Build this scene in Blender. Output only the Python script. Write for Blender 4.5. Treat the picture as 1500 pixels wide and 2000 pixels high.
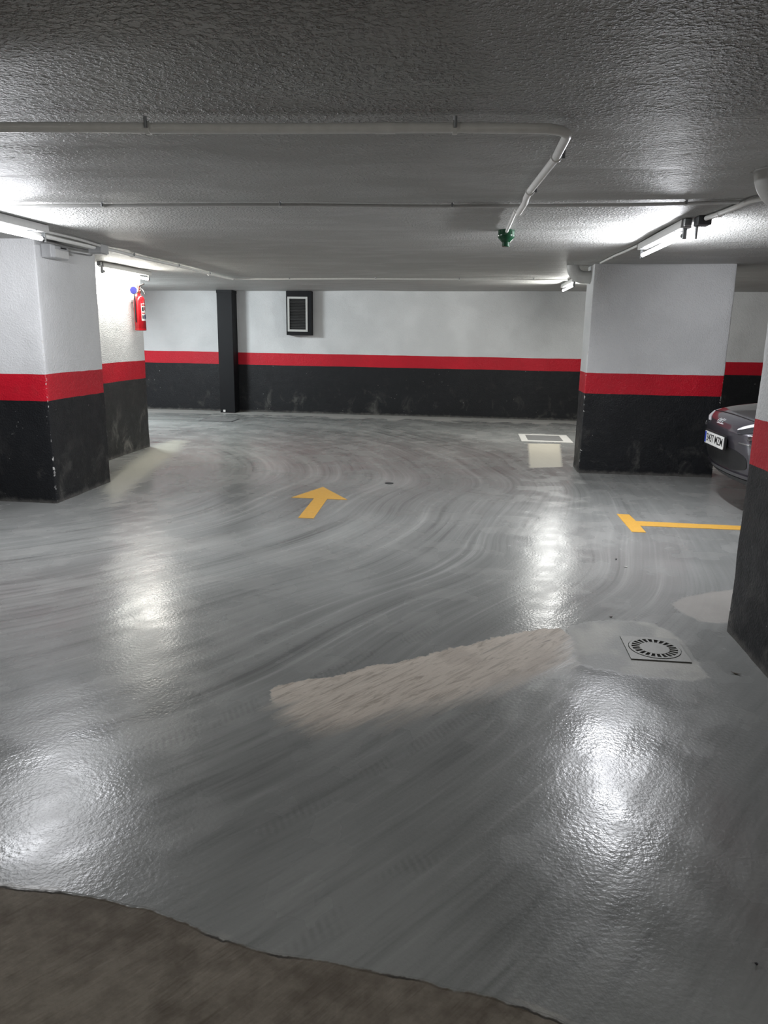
import bpy, bmesh, math, random
import numpy as np
from mathutils import Vector, Matrix, noise as mnoise

for o in list(bpy.data.objects):
    bpy.data.objects.remove(o)
SC = bpy.context.scene
COL = SC.collection
random.seed(7)

# ------------------------------------------------------------------ camera
# building axes: +x along the far wall, +y towards it; the camera stands at the origin, 1.5 m up
F, PITCH, ROLL, YAW, CH = 1450.0, .2344, .0166, .1106, 1.5
_c, _s = math.cos(YAW), math.sin(YAW)
R0 = np.array([_c, _s, 0.]); FH = np.array([-_s, _c, 0.]); ZUP = np.array([0, 0, 1.])
FW = FH * math.cos(PITCH) - ZUP * math.sin(PITCH)
U0 = ZUP * math.cos(PITCH) + FH * math.sin(PITCH)
RT = math.cos(ROLL) * R0 + math.sin(ROLL) * U0
UP = -math.sin(ROLL) * R0 + math.cos(ROLL) * U0
ORG = np.array([0, 0, CH])
cam_d = bpy.data.cameras.new('camera')
cam_d.sensor_fit = 'VERTICAL'; cam_d.sensor_height = 36.0; cam_d.sensor_width = 27.0
cam_d.lens = 36.0 * F / 2000.0
cam_d.clip_start = .02; cam_d.clip_end = 200
cam = bpy.data.objects.new('camera', cam_d); COL.objects.link(cam)
cam.matrix_world = Matrix(((RT[0], UP[0], -FW[0], ORG[0]), (RT[1], UP[1], -FW[1], ORG[1]), (RT[2], UP[2], -FW[2], ORG[2]), (0, 0, 0, 1)))
SC.camera = cam


def ray(px, py): return FW + RT * (px - 750) / F - UP * (py - 1000) / F
def atz(px, py, z=0.): d = ray(px, py); return ORG + d * (z - CH) / d[2]


# ------------------------------------------------------------------ world, exposure
world = bpy.data.worlds.new('world'); SC.world = world; world.use_nodes = True
world.node_tree.nodes['Background'].inputs[0].default_value = (.8, .85, .9, 1)
world.node_tree.nodes['Background'].inputs[1].default_value = 0.0
SC.view_settings.view_transform = 'Standard'
SC.view_settings.look = 'None'
SC.view_settings.gamma = 1.0
SC.view_settings.use_curve_mapping = False
SC.view_settings.exposure = 2.3
SC.cycles.sample_clamp_indirect = .35
SC.cycles.max_bounces = 6; SC.cycles.diffuse_bounces = 3; SC.cycles.glossy_bounces = 3
SC.cycles.adaptive_threshold = .025
SC.cycles.caustics_reflective = False; SC.cycles.caustics_refractive = False
TUBE_WATTS = 13.0            # per half of each tube's light

# ------------------------------------------------------------------ dimensions
H1, H2 = .90, 1.126          # red band from H1 to H2, black below, white above
YW = 14.125                  # far wall
def ceil_base(x, y): return 2.215 + .008 * (x + 3.6) + .006 * (y - 6)
def ceilz(x, y):
    return ceil_base(x, y) + .012 * mnoise.noise(Vector((x * .55, y * .8, 3.1))) + .005 * mnoise.noise(Vector((x * 1.7, y * 2.3, 8.)))


# ------------------------------------------------------------------ mesh helpers
class MB:
    def __init__(self): self.v = []; self.f = []
    def add(self, v, f):
        n = len(self.v); self.v += [tuple(map(float, p)) for p in v]; self.f += [tuple(i + n for i in q) for q in f]; return self
    def box(self, a, b):
        (x0, y0, z0), (x1, y1, z1) = a, b
        v = [(x, y, z) for z in (z0, z1) for y in (y0, y1) for x in (x0, x1)]
        return self.add(v, [(0, 2, 3, 1), (4, 5, 7, 6), (0, 1, 5, 4), (2, 6, 7, 3), (0, 4, 6, 2), (1, 3, 7, 5)])
    def tube(self, pts, r, n=12, caps=True):
        P = [Vector(p) for p in pts]; rr = r if isinstance(r, (list, tuple)) else [r] * len(P)
        t0 = (P[1] - P[0]).normalized(); a = t0.orthogonal().normalized(); vs = []; fs = []
        for i, p in enumerate(P):
            if i == 0: t = t0
            elif i == len(P) - 1: t = (P[i] - P[i - 1]).normalized()
            else: t = ((P[i + 1] - P[i]).normalized() + (P[i] - P[i - 1]).normalized()).normalized()
            a = (a - t * a.dot(t)).normalized(); b = t.cross(a)
            for k in range(n):
                w = 2 * math.pi * k / n; vs.append(p + (a * math.cos(w) + b * math.sin(w)) * rr[i])
        for i in range(len(P) - 1):
            for k in range(n):
                k2 = (k + 1) % n; fs.append((i * n + k, i * n + k2, (i + 1) * n + k2, (i + 1) * n + k))
        if caps:
            fs.append(tuple(reversed(range(n)))); fs.append(tuple((len(P) - 1) * n + k for k in range(n)))
        return self.add(vs, fs)
    def lathe(self, prof, n=24, o=(0, 0, 0), axis='z'):
        vs = []; fs = []; m = len(prof)
        for r, h in prof:
            for k in range(n):
                w = 2 * math.pi * k / n; p = (r * math.cos(w), r * math.sin(w), h)
                if axis == 'x': p = (p[2], p[0], p[1])
                if axis == 'y': p = (p[1], p[2], p[0])
                vs.append((p[0] + o[0], p[1] + o[1], p[2] + o[2]))
        for i in range(m - 1):
            for k in range(n):
                k2 = (k + 1) % n; fs.append((i * n + k, i * n + k2, (i + 1) * n + k2, (i + 1) * n + k))
        fs.append(tuple(reversed(range(n)))); fs.append(tuple((m - 1) * n + k for k in range(n)))
        return self.add(vs, fs)
    def prism(self, poly, z0, z1):
        n = len(poly)
        v = [(x, y, z0) for x, y in poly] + [(x, y, z1) for x, y in poly]
        return self.add(v, [tuple(reversed(range(n))), tuple(range(n, 2 * n))] + [(i, (i + 1) % n, n + (i + 1) % n, n + i) for i in range(n)])
    def build(self, name, mat, parent=None, smooth=False, bevel=0, seg=2, label=None):
        me = bpy.data.meshes.new(name); me.from_pydata(self.v, [], self.f); me.validate()
        if bevel or True:
            bm = bmesh.new(); bm.from_mesh(me)
            if bevel:
                es = [e for e in bm.edges if len(e.link_faces) == 2 and e.calc_face_angle(0) > .6]
                bmesh.ops.bevel(bm, geom=es, offset=bevel, segments=seg, profile=.5, affect='EDGES', clamp_overlap=True)
            bmesh.ops.recalc_face_normals(bm, faces=bm.faces); bm.to_mesh(me); bm.free()
        me.materials.append(mat)
        if smooth:
            me.polygons.foreach_set('use_smooth', [True] * len(me.polygons))
            me.set_sharp_from_angle(angle=math.radians(40))
        o = bpy.data.objects.new(name, me); COL.objects.link(o)
        if parent:
            o.parent = parent; o.matrix_parent_inverse = parent.matrix_world.inverted()
        if label: o['label'] = label
        return o


def tag(o, label, cat=None, group=None, kind=None):
    o['label'] = label
    if cat: o['category'] = cat
    if group: o['group'] = group
    if kind: o['kind'] = kind
    return o


def thing(name, label, cat, loc, group=None, kind=None, rz=0):
    o = bpy.data.objects.new(name, None); COL.objects.link(o)
    o.empty_display_size = .1
    o.matrix_world = Matrix.Translation(loc) @ Matrix.Rotation(rz, 4, 'Z')
    return tag(o, label, cat, group, kind)


def keep_world(parts, parent):
    for p in parts: p.parent = parent; p.matrix_parent_inverse = parent.matrix_world.inverted()


# ------------------------------------------------------------------ node helpers
class NT:
    def __init__(self, name):
        self.m = bpy.data.materials.new(name); self.m.use_nodes = True
        self.t = self.m.node_tree; self.b = self.t.nodes['Principled BSDF']
        self._pos = None
    def lk(self, a, b): self.t.links.new(a, b)
    def put(self, sock, v):
        if isinstance(v, bpy.types.NodeSocket): self.lk(v, sock)
        elif v is not None:
            if hasattr(sock.default_value, '__len__') and isinstance(v, (tuple, list)):
                v = tuple(v); n = len(sock.default_value); v = (v + (1.0,) * n)[:n]
            sock.default_value = v
    def node(self, ty, **kw):
        n = self.t.nodes.new(ty)
        for k, v in kw.items(): setattr(n, k, v)
        return n
    def pos(self):
        if not self._pos: self._pos = self.node('ShaderNodeNewGeometry').outputs['Position']
        return self._pos
    def xyz(self, v=None):
        n = self.node('ShaderNodeSeparateXYZ'); self.lk(v or self.pos(), n.inputs[0]); return n.outputs
    def comb(self, x, y, z=0.):
        n = self.node('ShaderNodeCombineXYZ')
        for i, q in enumerate((x, y, z)): self.put(n.inputs[i], q)
        return n.outputs[0]
    def m2(self, op, a, b=None, c=None, clamp=False):
        n = self.node('ShaderNodeMath', operation=op, use_clamp=clamp)
        for i, q in enumerate((a, b, c)):
            if q is not None: self.put(n.inputs[i], q)
        return n.outputs[0]
    def noise(self, vec=None, scale=5., detail=3., rough=.55, dist=0., col=False):
        n = self.node('ShaderNodeTexNoise'); self.lk(vec or self.pos(), n.inputs['Vector'])
        n.inputs['Scale'].default_value = scale; n.inputs['Detail'].default_value = detail
        n.inputs['Roughness'].default_value = rough; n.inputs['Distortion'].default_value = dist
        return n.outputs[1 if col else 0]
    def scalev(self, sx, sy, sz, v=None):
        n = self.node('ShaderNodeVectorMath', operation='MULTIPLY'); self.lk(v or self.pos(), n.inputs[0]); n.inputs[1].default_value = (sx, sy, sz); return n.outputs[0]
    def mr(self, v, a, b, c=0., d=1., smooth=True):
        n = self.node('ShaderNodeMapRange', interpolation_type='SMOOTHSTEP' if smooth else 'LINEAR')
        self.put(n.inputs[0], v)
        for i, q in enumerate((a, b, c, d)): self.put(n.inputs[i + 1], q)
        return n.outputs[0]
    def mix(self, f, a, b, blend='MIX'):
        n = self.node('ShaderNodeMix', data_type='RGBA', blend_type=blend)
        self.put(n.inputs[0], f); self.put(n.inputs[6], a); self.put(n.inputs[7], b); return n.outputs[2]
    def attr(self, name):
        n = self.node('ShaderNodeAttribute'); n.attribute_name = name; return n.outputs['Fac']
    def bump(self, h, strength=.5, dist=.01, normal=None):
        n = self.node('ShaderNodeBump'); self.put(n.inputs['Height'], h)
        n.inputs['Strength'].default_value = strength; n.inputs['Distance'].default_value = dist
        if normal: self.lk(normal, n.inputs['Normal'])
        return n.outputs[0]
    def out(self, color=None, rough=None, normal=None, metal=None, spec=None, coat=None):
        if color is not None: self.put(self.b.inputs['Base Color'], color)
        if rough is not None: self.put(self.b.inputs['Roughness'], rough)
        if normal is not None: self.lk(normal, self.b.inputs['Normal'])
        if metal is not None: self.put(self.b.inputs['Metallic'], metal)
        if spec is not None: self.put(self.b.inputs['Specular IOR Level'], spec)
        if coat is not None: self.put(self.b.inputs['Coat Weight'], coat); self.b.inputs['Coat Roughness'].default_value = .05
        return self.m


def plain(name, col, rough=.5, metal=0., var=.12, scale=30., spec=.5, bump=0., coat=None):
    n = NT(name)
    v = n.noise(scale=scale, detail=3)
    a = tuple(c * (1 - var) for c in col); b = tuple(min(1, c * (1 + var)) for c in col)
    nm = n.bump(n.noise(scale=scale * 3, detail=2), .3, bump) if bump else None
    return n.out(n.mix(v, a, b), n.mr(v, 0, 1, max(.02, rough - .06), rough + .06), nm, metal, spec, coat)


def emit(name, col, st):
    n = NT(name); n.out((.9, .9, .9), .4)
    n.put(n.b.inputs['Emission Color'], col); n.b.inputs['Emission Strength'].default_value = st
    return n.m


# wall paint: white plaster, red band, black dado
def wall_paint(name, col, kind, rough, dusty=.42):
    n = NT(name)
    ed = n.attr('edge')                       # distance from a vertical corner
    big = n.noise(scale=1.3, detail=2, rough=.6)
    fine = n.noise(scale=9, detail=3, rough=.65)
    grain = n.noise(scale=70, detail=2, rough=.6)
    c = n.mix(n.mr(big, .35, .65), tuple(q * .92 for q in col), tuple(min(1, q * 1.04) for q in col))
    z = n.xyz()[2]
    if kind == 'black':
        # scuffs and dusty smears, thicker low down
        low = n.mr(z, .75, .05)
        dust = n.m2('MULTIPLY', n.mr(n.noise(n.scalev(1.7, 1.7, 1.3), scale=2.2, detail=4, rough=.7, dist=.6), .52, .78), n.m2('MULTIPLY_ADD', low, .75, .1))
        c = n.mix(n.m2('MULTIPLY', dust, dusty), c, (.33, .32, .29))
        sp = n.mr(n.noise(scale=34, detail=2, rough=.5), .735, .765)
        spm = n.mr(n.noise(scale=1.9, detail=2), .5, .62)
        c = n.mix(n.m2('MULTIPLY', n.m2('MULTIPLY', sp, spm), .75), c, (.6, .6, .58))
        dirt = n.mr(n.m2('ADD', z, n.m2('MULTIPLY', n.noise(scale=14, detail=3), .07)), .085, .035)
        c = n.mix(n.m2('MULTIPLY', dirt, .35), c, (.25, .24, .22))
    if kind == 'red':
        c = n.mix(n.mr(fine, .5, .75, 0, .25), c, (.35, .03, .035))
    if kind == 'white':
        c = n.mix(n.mr(fine, .55, .8, 0, .18), c, tuple(q * .8 for q in col))
    # chipped corners
    ch = n.m2('SUBTRACT', n.noise(scale=26, detail=4, rough=.65), n.m2('MULTIPLY', ed, 9.))
    chip = n.mr(ch, .50, .54)
    run = n.mr(n.noise(n.scalev(.2, .2, 3.2), scale=1.6, detail=2), .38, .52)
    c = n.mix(n.m2('MULTIPLY', n.m2('MULTIPLY', chip, run), .9), c, (.66, .65, .63))
    hgt = n.m2('ADD', n.m2('MULTIPLY', fine, .6), n.m2('MULTIPLY', grain, .55))
    return n.out(c, n.mr(fine, .3, .7, rough - .07, rough + .1), n.bump(hgt, .6, .017), 0, .3)


M_WHITE = wall_paint('white_plaster', (.74, .745, .75), 'white', .62)
M_RED = wall_paint('red_paint', (.56, .010, .026), 'red', .42)
M_BLACK = wall_paint('black_paint', (.011, .012, .014), 'black', .5, .3)
M_BLACK_SCUFFED = wall_paint('scuffed_black_paint', (.030, .031, .031), 'black', .5, 1.0)

# ceiling: sprayed rough plaster, grey white
def ceiling_mat():
    n = NT('rough_ceiling_plaster')
    x, y, z = n.xyz()
    trowel = n.noise(n.scalev(1.2, 2.6, 1), scale=1.5, detail=3, rough=.55, dist=.6)
    yy = n.m2('ADD', y, n.m2('MULTIPLY', trowel, .25))
    band = n.m2('MULTIPLY', n.mr(yy, 2.9, 3.1), n.mr(yy, 4.7, 4.5))      # the smoother strip between the conduits
    patch = n.mr(trowel, .32, .58, .3, 1.)
    amp = n.m2('MULTIPLY', n.m2('MULTIPLY', patch, n.mr(y, 4.4, 9., 1., .6)), n.m2('MULTIPLY_ADD', band, -.72, 1.))
    g1 = n.mr(n.noise(scale=58, detail=2.5, rough=.65), .42, .72)
    h = n.m2('ADD', n.m2('MULTIPLY', n.m2('MULTIPLY', g1, amp), n.mr(y, 2.9, 6., .021, .011)), n.m2('MULTIPLY', trowel, .014))
    c = n.mix(n.mr(trowel, .35, .7), (.42, .42, .405), (.52, .52, .505))
    return n.out(c, .55, n.bump(h, .9, 1.0), 0, .45)


M_CEIL = ceiling_mat()

# floor: worn grey paint with tyre marks; bare patches from signed distances held on the mesh
def floor_mat():
    n = NT('worn_grey_floor_paint')
    x, y, z = n.xyz()
    M, A, S = (lambda p, q: n.m2('MULTIPLY', p, q)), (lambda p, q: n.m2('ADD', p, q)), (lambda p, q: n.m2('SUBTRACT', p, q))
    big = n.attr('slow_tone'); s2 = n.attr('slow_streak'); mid = n.attr('blotch')
    rad = n.attr('turn_radius'); arc = n.attr('turn_angle')
    s1 = n.noise(n.comb(M(rad, 20.), M(arc, 1.7)), scale=1., detail=4, rough=.72)
    d2 = A(M(x, .80), M(y, -.60)); e2 = A(M(x, .60), M(y, .80))
    s4 = n.noise(n.comb(M(d2, 18.), M(e2, 1.2), 2.), scale=1., detail=3, rough=.7)
    grit = n.noise(scale=70, detail=2, rough=.7)
    jag = M(S(n.noise(scale=15, detail=3, rough=.65), .5), .09)
    near = n.mr(y, 3.6, 2.6)
    ring = M(n.mr(rad, 1.2, 2.4), n.mr(rad, 7.4, 5.8))
    base = n.mix(n.mr(big, .3, .7), (.235, .241, .234), (.30, .307, .298))
    streak = A(M(S(s1, .5), 1.35), M(S(s2, .5), .55))
    streak = M(M(streak, n.m2('MULTIPLY_ADD', ring, .85, .15)), n.mr(y, 2.0, 4.2, .45, 1.))
    streak = A(streak, M(M(S(s4, .53), .75), near))
    c = n.mix(n.mr(streak, .04, -.40, 0, .75), base, (.10, .105, .102))
    c = n.mix(n.mr(streak, .0, .42, 0, .65), c, (.48, .49, .47))
    c = n.mix(n.mr(mid, .45, .85, 0, .18), c, (.40, .40, .385))
    c = n.mix(M(S(grit, .5), .25), c, (.42, .42, .41))
    # rubber tracks on chosen radii
    gap = n.mr(s2, .42, .58)
    for r0, w, k in ((5.22, .06, .6), (5.02, .035, .5), (3.28, .12, .35), (4.35, .07, .3), (5.75, .06, .35)):
        t = n.m2('ABSOLUTE', S(rad, r0))
        c = n.mix(M(M(M(n.mr(t, w, w * .3), n.mr(s1, .40, .60)), gap), k), c, (.07, .073, .073))
    # tread print beside the bare patch
    tb = n.m2('MULTIPLY_ADD', n.m2('SINE', M(A(e2, M(d2, .5)), 230.)), .4, .6)
    for off, w in ((-2.30, .05), (-1.62, .04), (-1.98, .045), (-1.2, .05)):
        t = n.m2('ABSOLUTE', S(d2, off))
        c = n.mix(M(M(M(n.mr(t, w, w * .6), tb), n.mr(mid, .42, .6)), M(n.mr(y, 5.2, 4.2), .3)), c, (.085, .088, .086))
    # dust strip along the far wall
    wd = n.mr(A(y, M(S(mid, .5), .9)), YW - .75, YW - .45)
    c = n.mix(M(wd, .75), c, n.mix(grit, (.40, .395, .37), (.50, .495, .47)))
    rough = A(n.mr(mid, .3, .75, .20, .31), M(wd, .3))
    soft = M(S(s4, .5), .3)
    # bare concrete patch (pinkish): hard far edge, rubbed near edge
    sp = n.attr('sd_patch')
    pm_h = n.mr(A(sp, M(jag, .9)), .006, -.006)
    pm_s = n.mr(A(sp, soft), .07, -.12)
    pm = n.mix(n.mr(n.attr('sd_patch_edge'), -.02, .1), pm_s, pm_h)
    pt = n.noise(n.comb(M(d2, 42.), M(e2, 5.)), scale=1., detail=3, rough=.75, dist=.8)
    pc = n.mix(n.mr(pt, .30, .56), (.35, .305, .255), (.57, .51, .44))
    pc = n.mix(n.mr(mid, .5, .7, 0, .4), pc, (.37, .32, .275))
    c = n.mix(pm, c, pc); rough = n.mix(pm, rough, (.62,) * 3)
    # mortar round the drain
    dm = n.mr(A(n.attr('sd_mortar'), jag), .02, -.02)
    c = n.mix(M(dm, .85), c, n.mix(n.mr(mid, .35, .65), (.20, .205, .19), (.36, .355, .32))); rough = n.mix(M(dm, .8), rough, (.55,) * 3)
    # bare corner by the near pillar
    km = n.mr(A(n.attr('sd_corner'), M(jag, .8)), .015, -.015)
    c = n.mix(M(km, .85), c, n.mix(mid, (.28, .265, .245), (.37, .35, .325))); rough = n.mix(km, rough, (.6,) * 3)
    # pale square further back and pale yellowish strip by the far left column
    qm = n.mr(A(n.attr('sd_square'), M(jag, .6)), .02, -.03)
    c = n.mix(M(qm, .8), c, (.56, .52, .42)); rough = n.mix(qm, rough, (.5,) * 3)
    ym = n.mr(A(n.attr('sd_strip'), M(soft, .9)), .05, -.16)
    c = n.mix(M(ym, .6), c, (.46, .45, .37)); rough = n.mix(ym, rough, (.5,) * 3)
    # older brown slab in front with its cracked lip
    ss = A(n.attr('sd_slab'), M(jag, .32))
    sm = n.mr(ss, .004, -.004)
    sc = n.mix(n.mr(A(A(M(s4, .18), M(mid, .37)), M(A(M(jag, 11.), .5), .45)), .36, .64), (.120, .098, .074), (.25, .218, .175))
    sc = n.mix(M(S(grit, .35), .5), sc, (.13, .112, .092))
    c = n.mix(sm, c, sc); rough = n.mix(sm, rough, (.75,) * 3)
    lipm = n.mr(n.m2('ABSOLUTE', S(ss, .010)), .012, .003)
    c = n.mix(M(lipm, n.mr(mid, .45, .62, .0, .6)), c, (.42, .40, .37))
    crk = M(n.mr(n.m2('ABSOLUTE', A(ss, .003)), .0045, .0015), n.mr(mid, .38, .5, .1, 1.))
    ck = n.mr(A(n.attr('sd_crack'), M(n.m2('ABSOLUTE', jag), .25)), .011, .003)
    ck = n.m2('MAXIMUM', M(ck, .7), crk)
    c = n.mix(M(ck, .85), c, (.035, .033, .03))
    # relief, all in one bump: slow undulation, paint ripples, grit, bare concrete, the slab's lip
    h = M(n.noise(scale=60, detail=2, rough=.6), .0013)
    h = A(h, M(n.noise(scale=2.2, detail=1), .006))
    h = A(h, M(n.noise(n.comb(M(rad, 9.), M(arc, 11.), 1.), scale=1., detail=1), .0028))
    sd = n.attr('sd_slab')
    bare = n.m2('MAXIMUM', n.mr(sd, .004, -.004), n.mr(n.attr('sd_patch'), .0, -.05))
    h = A(h, M(bare, M(n.noise(n.comb(M(d2, 42.), M(e2, 6.)), scale=1., detail=2, rough=.7), .005)))
    h = A(h, M(n.mr(sd, .006, -.008), -.005))
    nm = n.bump(h, .75, 1.0)
    return n.out(c, rough, nm, 0, .37)


M_FLOOR = floor_mat()
M_PIPE = plain('painted_conduit', (.86, .86, .83), .38, bump=.002)
M_PIPE_DIM = plain('painted_thin_conduit', (.66, .66, .64), .45)
M_PVC = plain('pale_plastic_duct', (.55, .55, .53), .45, bump=.002)
M_HOUSING = plain('white_lamp_housing', (.62, .62, .61), .4)
M_METAL = plain('grey_metal', (.32, .33, .34), .35, .8)
M_DARKMETAL = plain('dark_metal', (.06, .063, .066), .45, .3)
M_CABLE = plain('grey_cable', (.30, .30, .30), .5)
M_POST = plain('black_gloss_paint', (.006, .0065, .008), .6, var=.3, scale=12, spec=.25)
M_SLAT = plain('dark_louvre', (.12, .12, .12), .45)
M_FRAME = plain('pale_vent_frame', (.55, .55, .53), .45)
M_GREEN = plain('dark_green_plastic', (.004, .045, .018), .25)
M_LIGHTGREEN = plain('clear_green_plastic', (.40, .60, .48), .25)
M_BOX = plain('white_plastic_box', (.45, .455, .46), .4)
M_EXT = plain('extinguisher_red', (.42, .006, .012), .25, coat=.6)
M_BRASS = plain('copper_valve', (.22, .05, .035), .45, .3)
M_BLACKP = plain('black_plastic', (.012, .012, .013), .4)
M_BLUE = plain('blue_plastic', (.008, .008, .095), .5, spec=.25)
M_PAPER = plain('white_label', (.72, .70, .68), .5)
M_YELLOW = NT('yellow_road_paint')
_n = M_YELLOW
_w = _n.noise(scale=26, detail=5, rough=.7)
M_YELLOW = _n.out(_n.mix(_n.mr(_w, .54, .72, 0, .55), (.80, .45, .085), (.50, .36, .16)), _n.mr(_w, .3, .7, .35, .5), _n.bump(_w, .3, .003))
M_GRATE = plain('worn_drain_steel', (.185, .185, .172), .5, .3, var=.25, scale=60, bump=.002)
M_PIT_SHADE = plain('drain_pit_shade', (.012, .012, .012), .8)
M_LEAF = plain('dry_leaf', (.06, .045, .032), .7)
M_CHIP = plain('plaster_chip', (.55, .54, .51), .8)
M_COVER = plain('steel_cover', (.24, .245, .24), .45, .3, var=.2)

# ------------------------------------------------------------------ floor
def poly_sd(px, X, Y):
    P = np.array([atz(*p)[:2] if len(p) == 2 else p[1:] for p in px])
    d = np.full(X.shape, 1e9); inside = np.zeros(X.shape, bool); n = len(P)
    for i in range(n):
        a, b = P[i], P[(i + 1) % n]; e = b - a
        t = np.clip(((X - a[0]) * e[0] + (Y - a[1]) * e[1]) / max(e @ e, 1e-12), 0, 1)
        d = np.minimum(d, np.hypot(X - a[0] - t * e[0], Y - a[1] - t * e[1]))
        cond = ((a[1] > Y) != (b[1] > Y)) & (X < (b[0] - a[0]) * (Y - a[1]) / (b[1] - a[1] + 1e-12) + a[0])
        inside ^= cond
    return np.where(inside, -d, d)


def line_sd(px, X, Y):
    P = [atz(*p)[:2] for p in px]; d = np.full(X.shape, 1e9)
    for a, b in zip(P[:-1], P[1:]):
        e = b - a; t = np.clip(((X - a[0]) * e[0] + (Y - a[1]) * e[1]) / (e @ e), 0, 1)
        d = np.minimum(d, np.hypot(X - a[0] - t * e[0], Y - a[1] - t * e[1]))
    return d


PATCH = [(525, 1350), (545, 1338), (575, 1331), (640, 1322), (690, 1312), (735, 1299), (760, 1297), (830, 1281), (880, 1266), (920, 1260), (960, 1246), (1000, 1238),
         (1060, 1228), (1092, 1227), (1112, 1240), (1130, 1262), (1125, 1295), (1085, 1312), (1010, 1335), (900, 1376), (800, 1400), (700, 1425), (610, 1432), (545, 1400)]
PATCH_EDGE = PATCH[:14]
MORTAR = [(1112, 1226), (1150, 1214), (1200, 1211), (1260, 1215), (1305, 1230), (1330, 1252), (1352, 1280), (1384, 1325), (1330, 1328), (1260, 1322), (1190, 1312), (1130, 1296), (1120, 1260)]
CORNER = [(1308, 1180), (1340, 1166), (1380, 1158), (1450, 1150), (1450, 1215), (1402, 1217), (1366, 1214), (1335, 1198)]
SQUARE = [(1031, 866), (1094, 867), (1099, 912), (1034, 914)]
STRIP = [(185, 950), (293, 870), (335, 858), (372, 860), (352, 884), (300, 926), (222, 990)]
SLAB = [('w', -8., 1.95), (-400, 1690), (-160, 1713), (0, 1733), (50, 1738), (130, 1744), (205, 1757), (250, 1770), (290, 1774), (340, 1796), (365, 1803), (400, 1822), (430, 1833), (470, 1845), (510, 1858), (545, 1866),
        (580, 1868), (640, 1876), (700, 1891), (760, 1905), (800, 1910), (835, 1916), (860, 1928), (905, 1935), (940, 1942), (965, 1948), (1000, 1963), (1025, 1971), (1075, 1986), (1110, 2004), (1160, 2030), ('w', 1.2, 1.12), ('w', 8., .3), ('w', 8., -5.), ('w', -8., -5.)]
CRACKS = [[(232, 1228), (262, 1230), (290, 1228), (335, 1226)], [(300, 940), (330, 944), (365, 945)], [(1030, 1262), (1085, 1248), (1110, 1240)]]


def axis(a, b, fa, fb, fine, coarse):
    return np.unique(np.round(np.concatenate([np.arange(a, fa, coarse), np.arange(fa, fb, fine), np.arange(fb, b, coarse), [b]]), 4))


def grid_mesh(xs, ys): return np.meshgrid(xs, ys)


fx = axis(-8, 8, -4.8, 3.2, .035, .4); fy = axis(-4, YW, .9, YW - .01, .035, .4)
GX, GY = grid_mesh(fx, fy)
ATT = dict(sd_patch=poly_sd(PATCH, GX, GY), sd_patch_edge=0, sd_mortar=poly_sd(MORTAR, GX, GY), sd_corner=poly_sd(CORNER, GX, GY),
           sd_square=poly_sd(SQUARE, GX, GY), sd_strip=poly_sd(STRIP, GX, GY), sd_slab=poly_sd(SLAB, GX, GY),
           sd_crack=np.minimum.reduce([line_sd(c, GX, GY) for c in CRACKS]))


def np_noise(X, Y, seed, octaves=3, rough=.6):
    rng = np.random.RandomState(seed); tab = rng.rand(256, 256); out = np.zeros(X.shape); tot = 0; a = 1.
    for o_ in range(octaves):
        xi = np.floor(X).astype(int); yi = np.floor(Y).astype(int); fx_ = X - xi; fy_ = Y - yi
        ux = fx_ * fx_ * fx_ * (fx_ * (fx_ * 6 - 15) + 10); uy = fy_ * fy_ * fy_ * (fy_ * (fy_ * 6 - 15) + 10)
        g = lambda i, j: tab[(xi + i) % 256, (yi + j) % 256]
        out += a * ((g(0, 0) * (1 - ux) + g(1, 0) * ux) * (1 - uy) + (g(0, 1) * (1 - ux) + g(1, 1) * ux) * uy)
        tot += a; a *= rough; X = X * 2.03 + 17.3; Y = Y * 2.03 + 5.1
    return out / tot


_dx = GX + 4.6; _dy = (GY - 7.3) * .85
TONE = np_noise(GX * .9, GY * .9, 1)
_rad = np.hypot(_dx, _dy) + (np_noise(GX * .5 + 40, GY * .5, 2, 2) - .5) * .5; _ang = np.arctan2(_dy, _dx)
ATT['slow_tone'] = TONE
ATT['turn_radius'] = _rad; ATT['turn_angle'] = _ang
ATT['slow_streak'] = np_noise(_rad * 5 + 30, _ang * 1.8 + 30, 3)
ATT['blotch'] = np_noise(GX * 4.5 + 60, GY * 4.5 + 60, 4, 3, .65)
edge_d = line_sd(PATCH_EDGE, GX, GY)
ATT['sd_patch_edge'] = .14 - edge_d          # above zero close to the hard far edge
nx, ny = len(fx), len(fy)
idx = np.arange(nx * ny).reshape(ny, nx)
quads = np.stack([idx[:-1, :-1], idx[:-1, 1:], idx[1:, 1:], idx[1:, :-1]], -1).reshape(-1, 4)
cent = lambda a: (a[:-1, :-1] + a[1:, 1:] + a[:-1, 1:] + a[1:, :-1]).reshape(-1) / 4
own = np.zeros(len(quads), int)
own[cent(ATT['sd_patch']) < 0] = 1
own[(cent(ATT['sd_mortar']) < 0) & (own == 0)] = 2
own[cent(ATT['sd_corner']) < 0] = 3
own[cent(ATT['sd_slab']) < 0] = 4


def sub_floor(name, k, parent=None):
    q = quads[own == k]; used, inv = np.unique(q, return_inverse=True)
    co = np.stack([GX.ravel()[used], GY.ravel()[used], np.zeros(len(used))], -1)
    me = bpy.data.meshes.new(name); me.from_pydata(co.tolist(), [], inv.reshape(-1, 4).tolist())
    for a, v in ATT.items():
        at = me.attributes.new(a, 'FLOAT', 'POINT'); at.data.foreach_set('value', v.ravel()[used].astype(np.float32))
    me.materials.append(M_FLOOR); me.polygons.foreach_set('use_smooth', [True] * len(me.polygons))
    o = bpy.data.objects.new(name, me); COL.objects.link(o); o.parent = parent
    return o


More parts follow.
